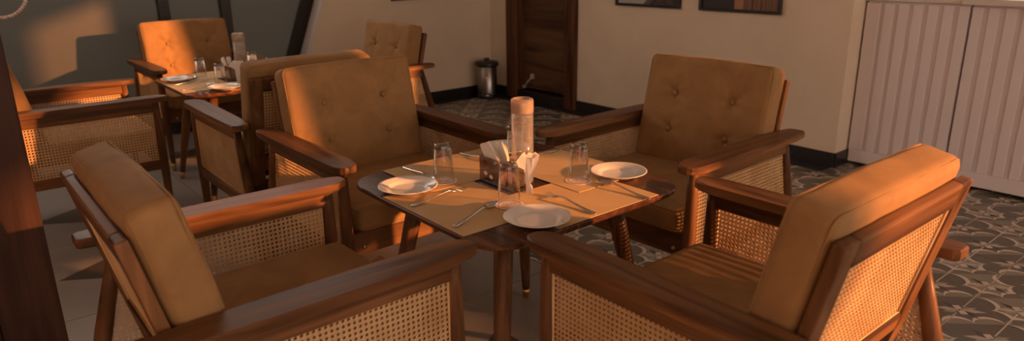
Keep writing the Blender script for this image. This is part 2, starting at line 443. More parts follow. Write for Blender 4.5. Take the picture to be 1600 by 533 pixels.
B().pyd(jb, [(0, 1, 2, 3, 4, 5), (11, 10, 9, 8, 7, 6)]+[(k, (k+1) % 6, 6+(k+1) % 6, 6+k) for k in range(6)]).obj('jamb', M['jamb'], win)
# right window wall above the counter: openings let the low sun in
wr = B()
for y0, y1 in ((1.50, 2.152), (.20, .85), (-1.50, -.92), (-3.24, -2.42), (-6.2, -5.55)): wr.box((5.1, (y0+y1)/2, 1.815), (.2, y1-y0, 1.43))
wr.box((5.1, -2.024, 2.765), (.2, 8.352, .47)).box((5.1, -2.024, .55), (.2, 8.352, 1.1)).box((5.1, 1.175, 2.015), (.2, .65, 1.03))
struct('wall_window_side', wr, M['wall'], None, 'cream wall with window openings above the white cabinets', 'wall')
struct('ceiling', B().box((1.05, .1, 3.05), (8.5, 12.8, .1)), M['ceiling'], None, 'plain pale ceiling', 'ceiling')
wl = B().box((-3.1, 0, .3), (.2, 12.6, .6)).box((-3.1, 0, 2.8), (.2, 12.6, .4))  # unseen left wall; its opening is added to let ambient daylight in
wl.box((-3.1, -6, 1.5), (.2, .3, 3)).box((-3.1, 2.0, 1.5), (.2, 8.8, 3))
struct('wall_left', wl, M['wall'], None, 'cream wall on the left with an opening added for fill daylight', 'wall')
wb = B().box((1, -6.3, .1), (8.4, .2, .2)).box((1, -6.3, 2.95), (8.4, .2, .1))  # unseen wall behind the camera, left mostly open for soft fill light
for x in (-3, 0, 2.5, 5): wb.box((x, -6.3, 1.5), (.3, .2, 3))
struct('wall_front', wb, M['wall'], None, 'cream wall behind the viewer with wide openings added for fill daylight', 'wall')
# door
door = thing('door_1', 'dark brown wooden door in a wide frame beside the steel bin', 'door', (0, 0, 0)); door['kind'] = 'structure'
lf = B().box((4.735, 5.15, 1.15), (.04, .72, 2.08), .003, seg=1).obj('door_leaf', M['doorwood'], door)
for z in (.42, .78, 1.14, 1.5, 1.86):
    B().box((4.714, 5.15, z), (.004, .70, .012), .001, seg=1).obj('groove_strip', M['doorwood'], lf)
B().box((4.66, 4.725, 1.08), (.075, .155, 2.16), .006).obj('door_frame_side', M['doorframe'], door)
B().box((4.66, 5.585, 1.08), (.075, .165, 2.16), .006).obj('door_frame_side', M['doorframe'], door)
B().box((4.705, 4.795, 1.08), (.06, .03, 2.16), .003, seg=1).obj('door_stop', M['doorframe'], door)
B().box((4.705, 5.505, 1.08), (.06, .04, 2.16), .003, seg=1).obj('door_stop', M['doorframe'], door)
B().box((4.66, 5.15, 2.17), (.075, 1.02, .10), .006).obj('door_frame_head', M['doorframe'], door)
B().box((4.70, 5.15, .045), (.14, .72, .09), .004, seg=1).obj('threshold', M['baseboard'], door)
hk = B().tube([(4.69, 5.455, .125), (4.69, 5.35, .225)], .007, 8)
hk.box((4.69, 5.46, .12), (.03, .03, .03), .006).box((4.70, 5.345, .235), (.03, .035, .05), .006)
hk.obj('door_holder', M['whitemetal'], door); tag(door.children[-1], 'white metal hold-open arm')
B().box((4.70, 5.43, 1.115), (.03, .06, .06), .006).obj('latch', M['whitemetal'], door)

# cabinets under the windows
def cabinet(y1, y0, planks, label, depth=.0):
    c = thing('cabinet', label, 'cabinet', (XC, (y0+y1)/2, 0), 0, 'white cabinets below the windows')
    cy = (y0+y1)/2; L = lambda x, y, z: (x-XC, y-cy, z)
    B().box(L(4.915, cy, .565), (.16, y1-y0-.004, 1.09)).obj('body', M['cabinet'], c)
    d = B().box(L(4.824, cy, .565), (.016, y1-y0-.010, 1.086), .002, seg=1).obj('cabinet_door', M['cabinet'], c)
    B().box(L(4.8095, cy, .067), (.015, y1-y0-.012, .086), .0015, seg=1).obj('bottom_rail', M['cabinet'], d)
    for a, e in planks:
        B().box(L(4.8095, (a+e)/2, .605), (.015, abs(a-e), .988), .0025, seg=2).obj('plank', M['cabinet'], d)
    return c
ed = 2.14; pl = []
for k in range(7):
    hi = 2.14 if k == 0 else 2.114-.0868*k+.0
    lo = 2.054-.0855*k if k < 6 else 1.537
    pl.append((hi, lo))
pl = [(2.138, 2.052)] + [(2.026-.0868*k, 1.967-.0858*k) for k in range(5)] + [(1.594, 1.537)]
cabinet(2.14, 1.532, pl, 'white grooved cabinet door next to the wall corner')
def planks(y1, y0, n=7):
    s = (y1-y0)/n; return [(y1-s*k-.003, y1-s*k-s*.66) for k in range(n)]
cabinet(1.528, .92, planks(1.525, .925), 'white grooved cabinet door at the right edge of the photo')
struct('trim_2', B().box((4.90, 1.86, 1.122), (.22, .58, .022), .003, seg=1), M['slab'], None, 'pale counter edge above the first white cabinet', 'counter')
struct('trim_3', B().box((4.875, -1.0, 1.129), (.25, 5.14, .036), .004, seg=1), M['slab'], None, 'pale window sill slab above the white cabinet at the right edge', 'sill')

# ------------------------------------------------------------------ CHAIR
def cushion(hx, hy, hz, r, bulge, tufts=(), seed=0, wr=.0015):
    """rounded cushion, z is its thickness direction; tufts pull in the +z face"""
    def ax(h, n):
        e = [0, .12, .35, .65, 1.0]
        lo = [-h+r*k for k in e]; hi = [-q for q in lo[::-1]]
        return lo+[-h+r+(2*h-2*r)*i/n for i in range(1, n)]+hi
    A = (ax(hx, 44), ax(hy, 40), ax(hz, 2)); H = (hx, hy, hz)
    b = bmesh.new(); vd = {}
    def vert(p):
        k = tuple(round(q, 5) for q in p)
        if k in vd: return vd[k]
        q = Vector(p); c = Vector([max(-h+r, min(h-r, x)) for x, h in zip(q, H)]); d = q-c
        nq = c+d.normalized()*r
        fx, fy, fz = (q.x/hx), (q.y/hy), (q.z/hz)
        s = (1-fx*fx)*(1-fy*fy)
        nq.z += bulge*math.sqrt(max(0, s))*(1 if q.z > 0 else -1)*abs(fz)
        ex = (1-fy*fy)*abs(fx)**6*.25*bulge*2; nq.x += ex*(1 if fx > 0 else -1)
        ey = (1-fx*fx)*abs(fy)**6*.25*bulge*2; nq.y += ey*(1 if fy > 0 else -1)
        if q.z > 0 and abs(fz) > .98:
            for tx, ty in tufts:
                dd = math.hypot(q.x-tx, q.y-ty); an = math.atan2(q.y-ty, q.x-tx)
                nq.z -= .013*math.exp(-(dd/.022)**2)+.008*math.exp(-(dd/.075)**2)*(1+.7*math.sin(5*an+tx*30))
        nz = noise.noise(Vector((q.x*9+seed, q.y*9, q.z*9)))*wr + noise.noise(Vector((q.x*30+seed, q.y*12, q.z*12)))*wr*.4
        nq += d.normalized()*nz if d.length > 0 else Vector((0, 0, nz))
        v = b.verts.new(nq); vd[k] = v; return v
    for ia, ib, ic in ((0, 1, 2), (1, 2, 0), (2, 0, 1)):
        for sgn in (-1, 1):
            U, V = A[ia], A[ib]
            for i in range(len(U)-1):
                for j in range(len(V)-1):
                    fs = []
                    for uu, vv in ((U[i], V[j]), (U[i+1], V[j]), (U[i+1], V[j+1]), (U[i], V[j+1])):
                        p = [0, 0, 0]; p[ia], p[ib], p[ic] = uu, vv, sgn*H[ic]; fs.append(vert(p))
                    if sgn < 0: fs.reverse()
                    try: f = b.faces.new(fs); f.smooth = True
                    except ValueError: pass
    return b
def seam(hx, hy, z, r, rad=.0032):
    k = r*.29; pts = [(p[0], p[1], z) for p in rounded_rect(hx-k, hy-k, max(r, .018), 4)]
    return B().tube(pts, rad, 6, closed=True)
def cane(poly, P=.0145):
    """woven cane clipped to a convex polygon in the local x,y plane"""
    b = B(); xs = [p[0] for p in poly]; ys = [p[1] for p in poly]
    n = len(poly); ar = sum(poly[i][0]*poly[(i+1) % n][1]-poly[(i+1) % n][0]*poly[i][1] for i in range(n))
    if ar < 0: poly = poly[::-1]
    def clip(o, d):
        t0, t1 = -9, 9
        for i in range(n):
            p, q = poly[i], poly[(i+1) % n]; ex, ey = q[0]-p[0], q[1]-p[1]
            nn = (-ey, ex); num = (o[0]-p[0])*nn[0]+(o[1]-p[1])*nn[1]; den = d[0]*nn[0]+d[1]*nn[1]
            if abs(den) < 1e-9:
                if num < 0: return None
                continue
            tt = -num/den
            if den > 0: t0 = max(t0, tt)
            else: t1 = min(t1, tt)
        return (t0, t1) if t1-t0 > .002 else None
    def strand(o, d, wd, z, th=.0012):
        c = clip(o, d)
        if not c: return
        k = (-d[1]*wd/2, d[0]*wd/2); vs = []
        for tt in c:
            for sg in (-1, 1):
                for zz in (-th/2, th/2): vs.append((o[0]+d[0]*tt+k[0]*sg, o[1]+d[1]*tt+k[1]*sg, z+zz))
        b.pyd(vs, [(0, 2, 6, 4), (1, 5, 7, 3), (0, 4, 5, 1), (2, 3, 7, 6)])
    x0, x1, y0, y1 = min(xs), max(xs), min(ys), max(ys)
    i0, i1 = int(x0/P)-1, int(x1/P)+2; j0, j1 = int(y0/P)-1, int(y1/P)+2
    for i in range(i0, i1):
        for o in (-.0017, .0017): strand((i*P+o, y0), (0, 1), .0021, .0006)
    for j in range(j0, j1):
        for o in (-.0017, .0017): strand((x0, j*P+o), (1, 0), .0021, -.0006)
    s = math.sqrt(.5)
    for k in range(i0-j1-1, i1-j0+2): strand(((k+.5)*P, 0), (s, s), .0022, .0016)
    for k in range(i0+j0-1, i1+j1+2): strand(((k+.5)*P, 0), (-s, s), .0022, -.0016)
    return b
YT = .42                                          # arm tips in chair space
def make_chair():
    c = thing('armchair', 'x', 'chair')
    Z_A = .712
    for s in (-1, 1):
        # paddle arm
        out = []
        pro = [(0, .355, .385), (-.012, .337, .398), (-.035, .322, .407), (-.08, .316, .413), (-.30, .317, .417), (-.55, .322, .418), (-.72, .328, .416), (-.785, .334, .412), (-.80, .345, .398)]
        out = [(s*x1, YT+y) for y, x0, x1 in pro]+[(s*x0, YT+y) for y, x0, x1 in pro[::-1]]
        B().prism(out, Z_A-.029, Z_A, .008).obj('armrest', M['wood_y'], c)
        # apron below the arm
        B().box((s*.368, YT-.395, .655), (.026, .63, .058), .004).obj('arm_apron', M['wood_y'], c)
        B().box((s*.368, YT-.43, .332), (.028, .72, .055), .004).obj('side_rail', M['wood_y'], c)
        # front leg
        leg = B().tube([(s*.368, YT-.066, z) for z in (.684, .60, .45, .30, .15, .05)], [.0185, .021, .0245, .0225, .019, .016], 14).obj('front_leg', M['wood_z'], c)
        B().tube([(s*.368, YT-.066, z) for z in (.052, .03, .004, 0)], [.0168, .0155, .0135, .012], 14).obj('leg_tip', M['brass'], leg)
        # rear leg, raked back
        pts = [(s*.368, YT-.700-.274*(.684-z), z) for z in (.684, .55, .42, .25, .05)]
        leg = B().tube(pts, [.017, .021, .024, .022, .0165], 14).obj('rear_leg', M['wood_z'], c)
        pts = [(s*.368, YT-.700-.274*(.684-z), z) for z in (.052, .03, .004, 0)]
        B().tube(pts, [.0168, .0155, .0135, .012], 14).obj('leg_tip', M['brass'], leg)
        # side cane
        yr = lambda z: YT-.690-.274*(.684-z)
        poly = [(YT-.088, .356), (YT-.088, .630), (yr(.63), .630), (yr(.356), .356)]
        b = cane(poly)
        for v in b.bm.verts: v.co = Vector((s*.368+v.co.z, v.co.x, v.co.y))
        tag(b.obj('cane_panel', M['cane'], c), 'woven straw-coloured cane panel', kind='stuff')
        f = B()
        for p, q in zip(poly, poly[1:]+poly[:1]):
            f.tube([(s*.368+s*.003, *p), (s*.368+s*.003, *q)], .0042, 6)
        f.obj('cane_bead', M['cane'], c)
    # seat frame
    B().box((0, YT-.085, .382), (.70, .030, .095), .005).obj('front_rail', M['wood_x'], c)
    B().box((0, YT-.66, .36), (.70, .030, .07), .005).obj('rear_rail', M['wood_x'], c)
    B().box((0, YT-.37, .418), (.64, .56, .012)).obj('seat_board', M['wood_x'], c)
    for s in (-1, 1):
        B().tube([(s*.30, YT-.10-.0, .365), (s*.30, YT-.062, .365)], .007, 10).obj('bolt', M['bolt'], c)
    # seat cushion
    b = B().add(cushion(.316, .283, .047, .026, .006, (), 3)); mt = Matrix.Translation((0, YT-.062-.283, .424+.047))
    for v in b.bm.verts: v.co = mt @ v.co
    sc = b.obj('seat_cushion', M['velvet'], c)
    sm = B()
    for z in (-.040, .040):
        q = seam(.3185, .2855, z, .026); sm.add(q.bm)
    for v in sm.bm.verts: v.co = mt @ v.co
    sm.obj('piping', M['velvet'], sc, True)
    # back: local frame (x, up along the back, forward normal)
    T = R(13)
    bx, bu, bn = Vector((1, 0, 0)), Vector((0, -math.sin(T), math.cos(T))), Vector((0, math.cos(T), math.sin(T)))
    def frame(o): return Matrix((bx, bu, bn)).transposed().to_4x4() if o is None else Matrix.Translation(o) @ Matrix((bx, bu, bn)).transposed().to_4x4()
    hh, ht = .243, .052
    o = Vector((0, YT-.572, .508)) + bu*hh - bn*ht
    m4 = frame(o)
    tf = [(sx*.147, y) for sx in (-1, 1) for y in (.075, -.088)]
    b = B().add(cushion(.310, hh, ht, .026, .012, tf, 11, .0024))
    for v in b.bm.verts: v.co = m4 @ v.co
    bc = b.obj('back_cushion', M['velvet'], c)
    sm = B()
    for z in (-.043, .045): sm.add(seam(.3135, hh+.003, z, .026).bm)
    for v in sm.bm.verts: v.co = m4 @ v.co
    sm.obj('piping', M['velvet'], bc, True)
    for x, y in tf:
        q = B().lathe([(.0, .0085), (.006, .0078), (.0105, .005), (.0128, 0), (.011, -.003), (0, -.003)], 14, (x, y, ht-.0045))
        for v in q.bm.verts: v.co = m4 @ v.co
        q.obj('button', M['velvet'], bc)
    # back frame
    o2 = Vector((0, YT-.793, .912))                # top edge centre of the frame
    m5 = frame(o2)
    for s in (-1, 1):
        B().box((s*.285, -.27, 0), (.062, .54, .028), .006, m5).obj('back_stile', M['wood_z'], c)
    B().box((0, -.033, 0), (.508, .066, .028), .006, m5).obj('back_top_rail', M['wood_x'], c)
    B().box((0, -.405, 0), (.508, .055, .028), .006, m5).obj('back_bottom_rail', M['wood_x'], c)
    poly = [(-.256, -.380), (.256, -.380), (.256, -.064), (-.256, -.064)]
    b = cane(poly)
    for v in b.bm.verts: v.co = m5 @ v.co
    tag(b.obj('cane_panel', M['cane'], c), 'woven straw-coloured cane panel', kind='stuff')
    f = B()
    for p, q in zip(poly, poly[1:]+poly[:1]): f.tube([(*p, -.004), (*q, -.004)], .0042, 6)
    for v in f.bm.verts: v.co = m5 @ v.co
    f.obj('cane_bead', M['cane'], c)
    return c
ch, used = make_chair(), []
G1, G2 = 'armchairs around the front table', 'armchairs around the far table'
place(ch, used, (.587, 1.750, 0), R(-90), 'mustard velvet armchair with cane sides in the left foreground, cushion in shade', G1)
place(ch, used, (1.445, 2.630, 0), R(180), 'mustard velvet armchair behind the front table, sun stripe on its back cushion', G1)
place(ch, used, (2.362, 1.805, 0), R(91.5), 'mustard velvet armchair to the right of the front table, facing left before the cream wall', G1)
place(ch, used, (1.530, .905, 0), R(0), 'mustard velvet armchair in the right foreground with sunlit cane back towards the viewer', G1)
place(ch, used, (1.555, 5.525, 0), R(180), 'mustard velvet armchair at the olive window, half sunlit, facing the far table', G2)
place(ch, used, (.552, 4.520, 0), R(-90), 'armchair at the left edge beside the dark wooden column, showing its cane side', G2)
place(ch, used, (1.395, 3.510, 0), R(0), 'armchair seen from behind, back to back with the armchair behind the front table', G2)
place(ch, used, (2.318, 4.492, 0), R(90), 'armchair in front of the plain cream wall, left of the steel bin', G2)

# ------------------------------------------------------------------ TABLE
ZT = .68
def make_table():
    t = thing('dining_table', 'x', 'table')
    pts = rounded_rect(.42, .42, .115, 10)
    pts2 = []
    for x, y in pts:                               # slightly bowed sides
        k = 1+.012*(1-min(1, abs(abs(x)-abs(y))/.42)*0)*(1-max(abs(x), abs(y))/.42)
        pts2.append((x*k, y*k))
    b = B(); n = len(pts2)
    prof = [(1.0, ZT-.004), (.995, ZT), (1.0, ZT-.012), (.985, ZT-.019), (.93, ZT-.027)]
    prof = [(.994, ZT), (1.0, ZT-.004), (1.0, ZT-.012), (.985, ZT-.020), (.93, ZT-.028)]
    vs, fs = [], []
    for k, z in prof: vs += [(x*k, y*k, z) for x, y in pts2]
    for i in range(len(prof)-1):
        for j in range(n): fs.append((i*n+j, i*n+(j+1) % n, (i+1)*n+(j+1) % n, (i+1)*n+j))
    fs.append(tuple(range(n))); fs.append(tuple(range(5*n-1, 4*n-1, -1)))
    b.pyd(vs, fs).obj('table_top', M['wood_table'], t)
    for sx, sy in ((1, 1), (-1, 1), (-1, -1), (1, -1)):
        p0, p1 = Vector((sx*.235, sy*.235, ZT-.027)), Vector((sx*.345, sy*.338, 0))
        q = [p0.lerp(p1, k) for k in (0, .25, .5, .75, .93)]
        lg = B().tube(q, [.030, .029, .026, .021, .0165], 18).obj('table_leg', M['wood_z'], t)
        q = [p0.lerp(p1, k) for k in (.928, .96, .995, 1)]
        B().tube(q, [.0172, .0162, .0145, .013], 18).obj('leg_tip', M['brass'], lg)
    for a in (0, 1):
        B().box((0, 0, ZT-.047), (.50, .04, .04) if a else (.04, .50, .04), .004).obj('cross_rail', M['wood_x'] if a else M['wood_y'], t)
    return t
TC1, TC2 = (1.462, 1.762), (1.515, 4.600)
tb, tu = make_table(), []
place(tb, tu, (*TC1, 0), 0, 'square walnut table with rounded corners laid for four in the foreground', 'laid square tables')
place(tb, tu, (*TC2, 0), 0, 'square walnut table laid beyond the back-to-back armchairs, by the olive window', 'laid square tables')

# ------------------------------------------------------------------ TABLEWARE (prototypes at their base)
ML = .445; MW = .318
def make_mat():
    b = B().box((0, 0, .0009), (ML, MW, .0018), .0006, seg=1)
    return b.obj('placemat', M['placemat'])
def make_plate():
    b = B().lathe([(0, .004), (.055, .004), (.060, .005), (.066, .0105), (.072, .0135), (.094, .0195), (.0985, .0205), (.099, .0188), (.094, .0165), (.072, .0100), (.062, .0035), (.058, 0), (.050, 0), (.048, .002), (0, .002)], 64)
    return b.obj('dinner_plate', M['porcelain'])
def make_tumbler():
    t = thing('tumbler', 'x', 'glass')
    HT = .132                                       # stands upside down: thick base on top
    B().lathe([(.0370, .0), (.0372, .0015), (.0290, HT-.006), (.0265, HT)], 40).lathe([(.0350, .0), (.0283, HT-.020), (.0276, HT-.0225)], 40).lathe([(.0350, 0), (.0370, 0)], 40).obj('wall', M['glass'], t)
    B().lathe([(0, HT-.021), (.0270, HT-.021), (.0292, HT-.014), (.0289, HT-.006), (.0262, HT-.0005), (.018, HT-.0015), (0, HT-.003)], 40).obj('base', M['glassbase'], t)
    return t
def make_coaster(): return B().lathe([(0, 0), (.0455, 0), (.0458, .0006), (.0455, .0012), (0, .0012)], 48, smooth=False).obj('coaster', M['coaster'])
def strip(st, n=1):
    """st: (s, half width, z centre, half thickness) stations along +y"""
    vs, fs = [], []
    for y, hw, z, th in st: vs += [(-hw, y, z-th), (-hw*.6, y, z+th), (hw*.6, y, z+th), (hw, y, z-th)]
    for i in range(len(st)-1):
        o = i*4
        for j in range(4): fs.append((o+j, o+(j+1) % 4, o+4+(j+1) % 4, o+4+j))
    k = (len(st)-1)*4; fs += [(3, 2, 1, 0), (k, k+1, k+2, k+3)]
    return vs, fs
HANDLE = [(-.115, .0052, .0025, .0010), (-.108, .0088, .0024, .0013), (-.085, .0082, .0026, .0014), (-.05, .0055, .0045, .0015), (-.01, .0036, .0085, .0016), (.022, .0032, .0125, .0017), (.04, .0040, .0130, .0016)]
def make_fork():
    b = B(); b.pyd(*strip(HANDLE+[(.050, .0085, .0108, .0012), (.058, .0118, .0085, .0011), (.068, .0125, .0062, .0010)]))
    for k in range(4):
        x = -.0105+.007*k
        vs, fs = strip([(.067, .0019, .0064, .0010), (.085, .0018, .0042, .0009), (.102, .0016, .0052, .0008), (.112, .0010, .0078, .0006)])
        b.pyd([(v[0]+x, v[1], v[2]) for v in vs], fs)
    return b.obj('fork', M['steel'], smooth=True)
def make_spoon():
    b = B(); b.pyd(*strip(HANDLE+[(.048, .0060, .0125, .0012)]))
    nu, nv = 14, 10; top, bot = [], []
    for i in range(nu+1):
        u = -1+2*i/nu; y = .079+u*.034; hw = .0205*math.sqrt(max(0, 1-u*u))*(1-.10*u)
        for j in range(nv+1):
            v = -1+2*j/nv; x = hw*v; zr = .0125-.003*(u+1)*.5
            z = zr-.0100*(1-u*u)*(1-v*v)
            top.append((x, y, z)); bot.append((x, y, z-.0012))
    vs = top+bot; N = len(top); fs = []
    for i in range(nu):
        for j in range(nv):
            q = (i*(nv+1)+j, i*(nv+1)+j+1, (i+1)*(nv+1)+j+1, (i+1)*(nv+1)+j)
            fs.append(q); fs.append(tuple(k+N for k in q[::-1]))
    for i in range(nu):
        for j in (0, nv):
            p, q = i*(nv+1)+j, (i+1)*(nv+1)+j; fs.append((p, q, q+N, p+N))
    b.pyd(vs, fs); bmesh.ops.remove_doubles(b.bm, verts=b.bm.verts, dist=.00002)
    return b.obj('spoon', M['steel'], smooth=True)
def make_bottle():
    t = thing('water_bottle', 'x', 'bottle')
    r = .0375
    B().lathe([(0, .003), (.030, .002), (.034, .0), (r-.0008, .004), (r, .010), (r, .232), (r-.001, .238), (.033, .242), (.033, .262)], 48).obj('body', M['bottle'], t)
    B().lathe([(0, .006), (.031, .006), (r-.003, .012), (r-.003, .2285), (0, .2285)], 48).obj('water', M['water'], t)
    cp = B().lathe([(r+.0006, .2445), (r+.0008, .246), (r+.0008, .282), (r-.001, .289), (.031, .2915), (.028, .2905), (.0265, .286), (0, .286)], 48).lathe([(r-.003, .2445), (r-.003, .28)], 48).lathe([(r-.003, .2445), (r+.0006, .2445)], 48)
    cpo = cp.obj('cap', M['bottlecap'], t)
    B().lathe([(.030, .2475), (.030, .274), (.024, .2745), (.024, .2475)], 40).obj('inner_neck', M['bottlecap'], cpo)
    # lettering wrapped round the body
    def text(body, size, a0, z):
        cu = bpy.data.curves.new('lettering', 'FONT'); cu.body = body; cu.size = size; cu.align_x = 'CENTER'
        ob = bpy.data.objects.new('lettering', cu); COL.objects.link(ob)
        dg = bpy.context.evaluated_depsgraph_get(); me = bpy.data.meshes.new_from_object(ob.evaluated_get(dg))
        bpy.data.objects.remove(ob); me.materials.clear(); me.materials.append(M['print_white'])
        b2 = bmesh.new(); b2.from_mesh(me); bmesh.ops.triangulate(b2, faces=b2.faces)
        for v in b2.verts:
            a = a0+v.co.x/(r+.0006); rr = r+.0005
            v.co = Vector((rr*math.cos(a), rr*math.sin(a), z+v.co.y))
        b2.to_mesh(me); b2.free(); mkobj('lettering', me, t)
    aa = math.atan2(-.62, -.30)+.14
    text('H', .024, aa-.36, .046); text('2', .013, aa-.06, .042); text('ml', .016, aa+.17, .017)
    # the squared letter O as an open outline
    fr = B()
    def cyl(a, z): return ((r+.0006)*math.cos(a), (r+.0006)*math.sin(a), z)
    a0, a1, z0, z1 = aa+.10, aa+.32, .045, .066
    ring = [cyl(a0, z0), cyl((a0+a1)/2, z0), cyl(a1, z0), cyl(a1, z1), cyl((a0+a1)/2, z1), cyl(a0, z1)]
    fr.tube(ring, .0008, 6, closed=True); fr.obj('lettering', M['print_white'], t)
    return t
def make_holder():
    t = thing('napkin_holder', 'x', 'napkin holder')
    L, D, H, k = .175, .052, .088, .003                # local x = depth, y = length
    for x in (-D/2, D/2): B().box((x, 0, H/2+.004), (k, L, H), .0008, seg=1).obj('side', M['acrylic'], t)
    for y in (-L/2, L/2): B().box((0, y, H/2+.004), (D-k, k, H), .0008, seg=1).obj('end', M['acrylic'], t)
    B().box((0, 0, .002), (D+.006, L+.006, .004), .001, seg=1).obj('base', M['black'], t)
    for y, z in ((.052, .034), (.022, .026)):
        d = B().prism([(-.011, 0), (0, -.009), (.011, 0), (0, .009)], 0, .0006, 0, Matrix.Translation((-D/2-.0022, y, z)) @ Matrix(((0, 0, 1, 0), (1, .1, 0, 0), (0, 1, 0, 0), (0, 0, 0, 1))))
        d.obj('logo_mark', M['print_white'], t)
    return t
def make_napkin(pts, layers=3, gap=.0035, lean=.012):
    """folded paper napkin standing on edge: outline in (y, z), stacked folds along x"""
    b = B()
    for k in range(layers):
        x = (k-(layers-1)/2)*gap; vs = []; n = len(pts)
        jit = [(random.uniform(-.002, .002), random.uniform(-.003, .003)) for _ in pts]
        for side in (-.0007, .0007):
            for (y, z), (jy, jz) in zip(pts, jit):
                f = z/.12
                vs.append((x+side+lean*(k-1)*f*.6+.003*math.sin(y*90+k), y+jy*f, max(.0005, z+jz*f)))
        fs = [tuple(range(n)), tuple(range(2*n-1, n-1, -1))]+[(i, (i+1) % n, n+(i+1) % n, n+i) for i in range(n)]
        b.pyd(vs, fs)
    return b.obj('paper_napkin', M['paper'])
P_mat, P_plate, P_tum, P_coa, P_fork, P_spoon, P_bot, P_hold = make_mat(), make_plate(), make_tumbler(), make_coaster(), make_fork(), make_spoon(), make_bottle(), make_holder()
U = {}
def put(proto, cat, x, y, z, rz, label, group):
    o = place(proto, U.setdefault(proto.name, []), (x, y, z), rz, label, group); o['category'] = cat; return o
TOP = ZT+.0005; MT = ZT+.0024
def lay(cx, cy, far):
    d = lambda x, y: (cx+x-1.462, cy+y-1.762)
    w = 'far table' if far else 'front table'
    nm = ('chair at the left', 'chair behind it', 'chair at its right', 'chair nearest the viewer')
    S = [  # placemat centre, angle, plate, tumbler
        ((1.205, 1.705), 90, (1.142, 1.925), (1.288, 1.928)),
        ((1.412, 2.020), 0, (1.690, 2.085), (1.640, 1.965)),
        ((1.708, 1.755), 90, (1.782, 1.572), (1.632, 1.618)),
        ((1.505, 1.508), 0, (1.272, 1.428), (1.302, 1.592))]
    mlab = ('brown woven placemat on the left side of the ', 'brown woven placemat on the back side of the ', 'brown woven placemat on the right side of the ', 'brown woven placemat on the near side of the ')
    plab = ('white plate at the left corner of the ', 'white plate behind the napkins and bottle on the ', 'white plate at the right corner of the ', 'white plate at the near corner of the ')
    tlab = ('upturned glass beside the left plate on the ', 'upturned glass behind the water bottle on the ', 'upturned glass beside the right plate on the ', 'upturned glass in front of the napkin holder on the ')
    clab = tuple(q.replace('upturned glass', 'round coaster under the glass') for q in tlab)
    for i, (mc, an, pc, tc) in enumerate(S):
        if far and i == 2: pc = None
        zz = TOP+.0019*(i in (1, 2))
        put(P_mat, 'placemat', *d(*mc), zz, R(an), mlab[i]+w, 'placemats on the '+w)
        if pc: put(P_plate, 'plate', *d(*pc), MT+.0016, R(20*i), plab[i]+w, 'plates on the '+w)
        put(P_coa, 'coaster', *d(*tc), MT+.0018, R(70*i), clab[i]+w, 'coasters on the '+w)
        put(P_tum, 'glass', *d(*tc), MT+.0032, R(15*i), tlab[i]+w, 'upturned glasses on the '+w)
    cut = [(P_fork, 'fork', (1.180, 1.795), -84, 'fork on the left placemat of the '),
           (P_spoon, 'spoon', (1.172, 1.588), -72, 'spoon on the left placemat, bowl beside the near plate, on the '),
           (P_fork, 'fork', (1.448, 1.470), -3, 'fork on the near placemat of the '),
           (P_spoon, 'spoon', (1.668, 1.447), -2, 'spoon on the near placemat beside the right plate of the '),
           (P_spoon, 'spoon', (1.262, 2.055), 176, 'spoon behind the left plate on the '),
           (P_fork, 'fork', (1.545, 2.065), 184, 'fork behind the napkin holder on the '),
           (P_fork, 'fork', (1.745, 1.938), 99, 'fork beyond the right glass on the ')]
    for k, (p, n, (x, y), a, l) in enumerate(cut):
        if far and k in (2, 3, 6): continue
        put(p, n, *d(x, y), MT+.0016, R(a), l+w, n+'s on the '+w)
    put(P_bot, 'bottle', *d(1.491, 1.748), TOP, R(0), 'clear water bottle with frosted cap on the '+w, 'water bottles')
    put(P_hold, 'napkin holder', *d(1.420, 1.775), TOP, R(0), 'smoked clear napkin holder in the middle of the '+w, 'napkin holders')
lay(*TC1, False); lay(*TC2, True)
LN = [(-.030, .004), (.030, .004), (.060, .07), (.092, .097), (.100, .119), (.088, .126), (.072, .124), (.060, .136), (.040, .129), (.026, .120), (-.005, .085)]
MN = [(-.045, .004), (.025, .004), (.030, .08), (.046, .124), (.036, .134), (.020, .130), (.008, .141), (-.008, .128), (-.024, .098)]
RN = [(.010, 0), (-.009, 0), (-.010, .016), (-.003, .030), (-.012, .060), (-.030, .124), (-.020, .130), (-.010, .122), (.002, .128), (.010, .122), (.018, .134), (.032, .118), (.050, .100), (.030, .092), (.013, .082), (.010, .040)]
n1 = make_napkin(LN, 3, .004, .0); n2 = make_napkin(MN, 3, .004, .0); n3 = make_napkin(RN, 4, .005, .016)
def nap(o, used, cx, cy, x, y, z, rz, lab, grp):
    q = place(o, used, (cx+x-1.462, cy+y-1.762, z), rz, lab, grp); q['category'] = 'napkin'
ua, ub, uc = [], [], []
for cx, cy, w in ((*TC1, 'front table'), (*TC2, 'far table')):
    g = 'paper napkins on the '+w
    nap(n1, ua, cx, cy, 1.409, 1.775, TOP+.0045, 0, 'folded white napkin leaning left in the holder on the '+w, g)
    nap(n2, ub, cx, cy, 1.430, 1.775, TOP+.0045, 0, 'folded white napkin behind the leaning one in the holder on the '+w, g)
    nap(n3, uc, cx, cy, 1.428, 1.641, TOP+.001, R(46), 'crumpled white napkin standing at the end of the holder on the '+w, g)

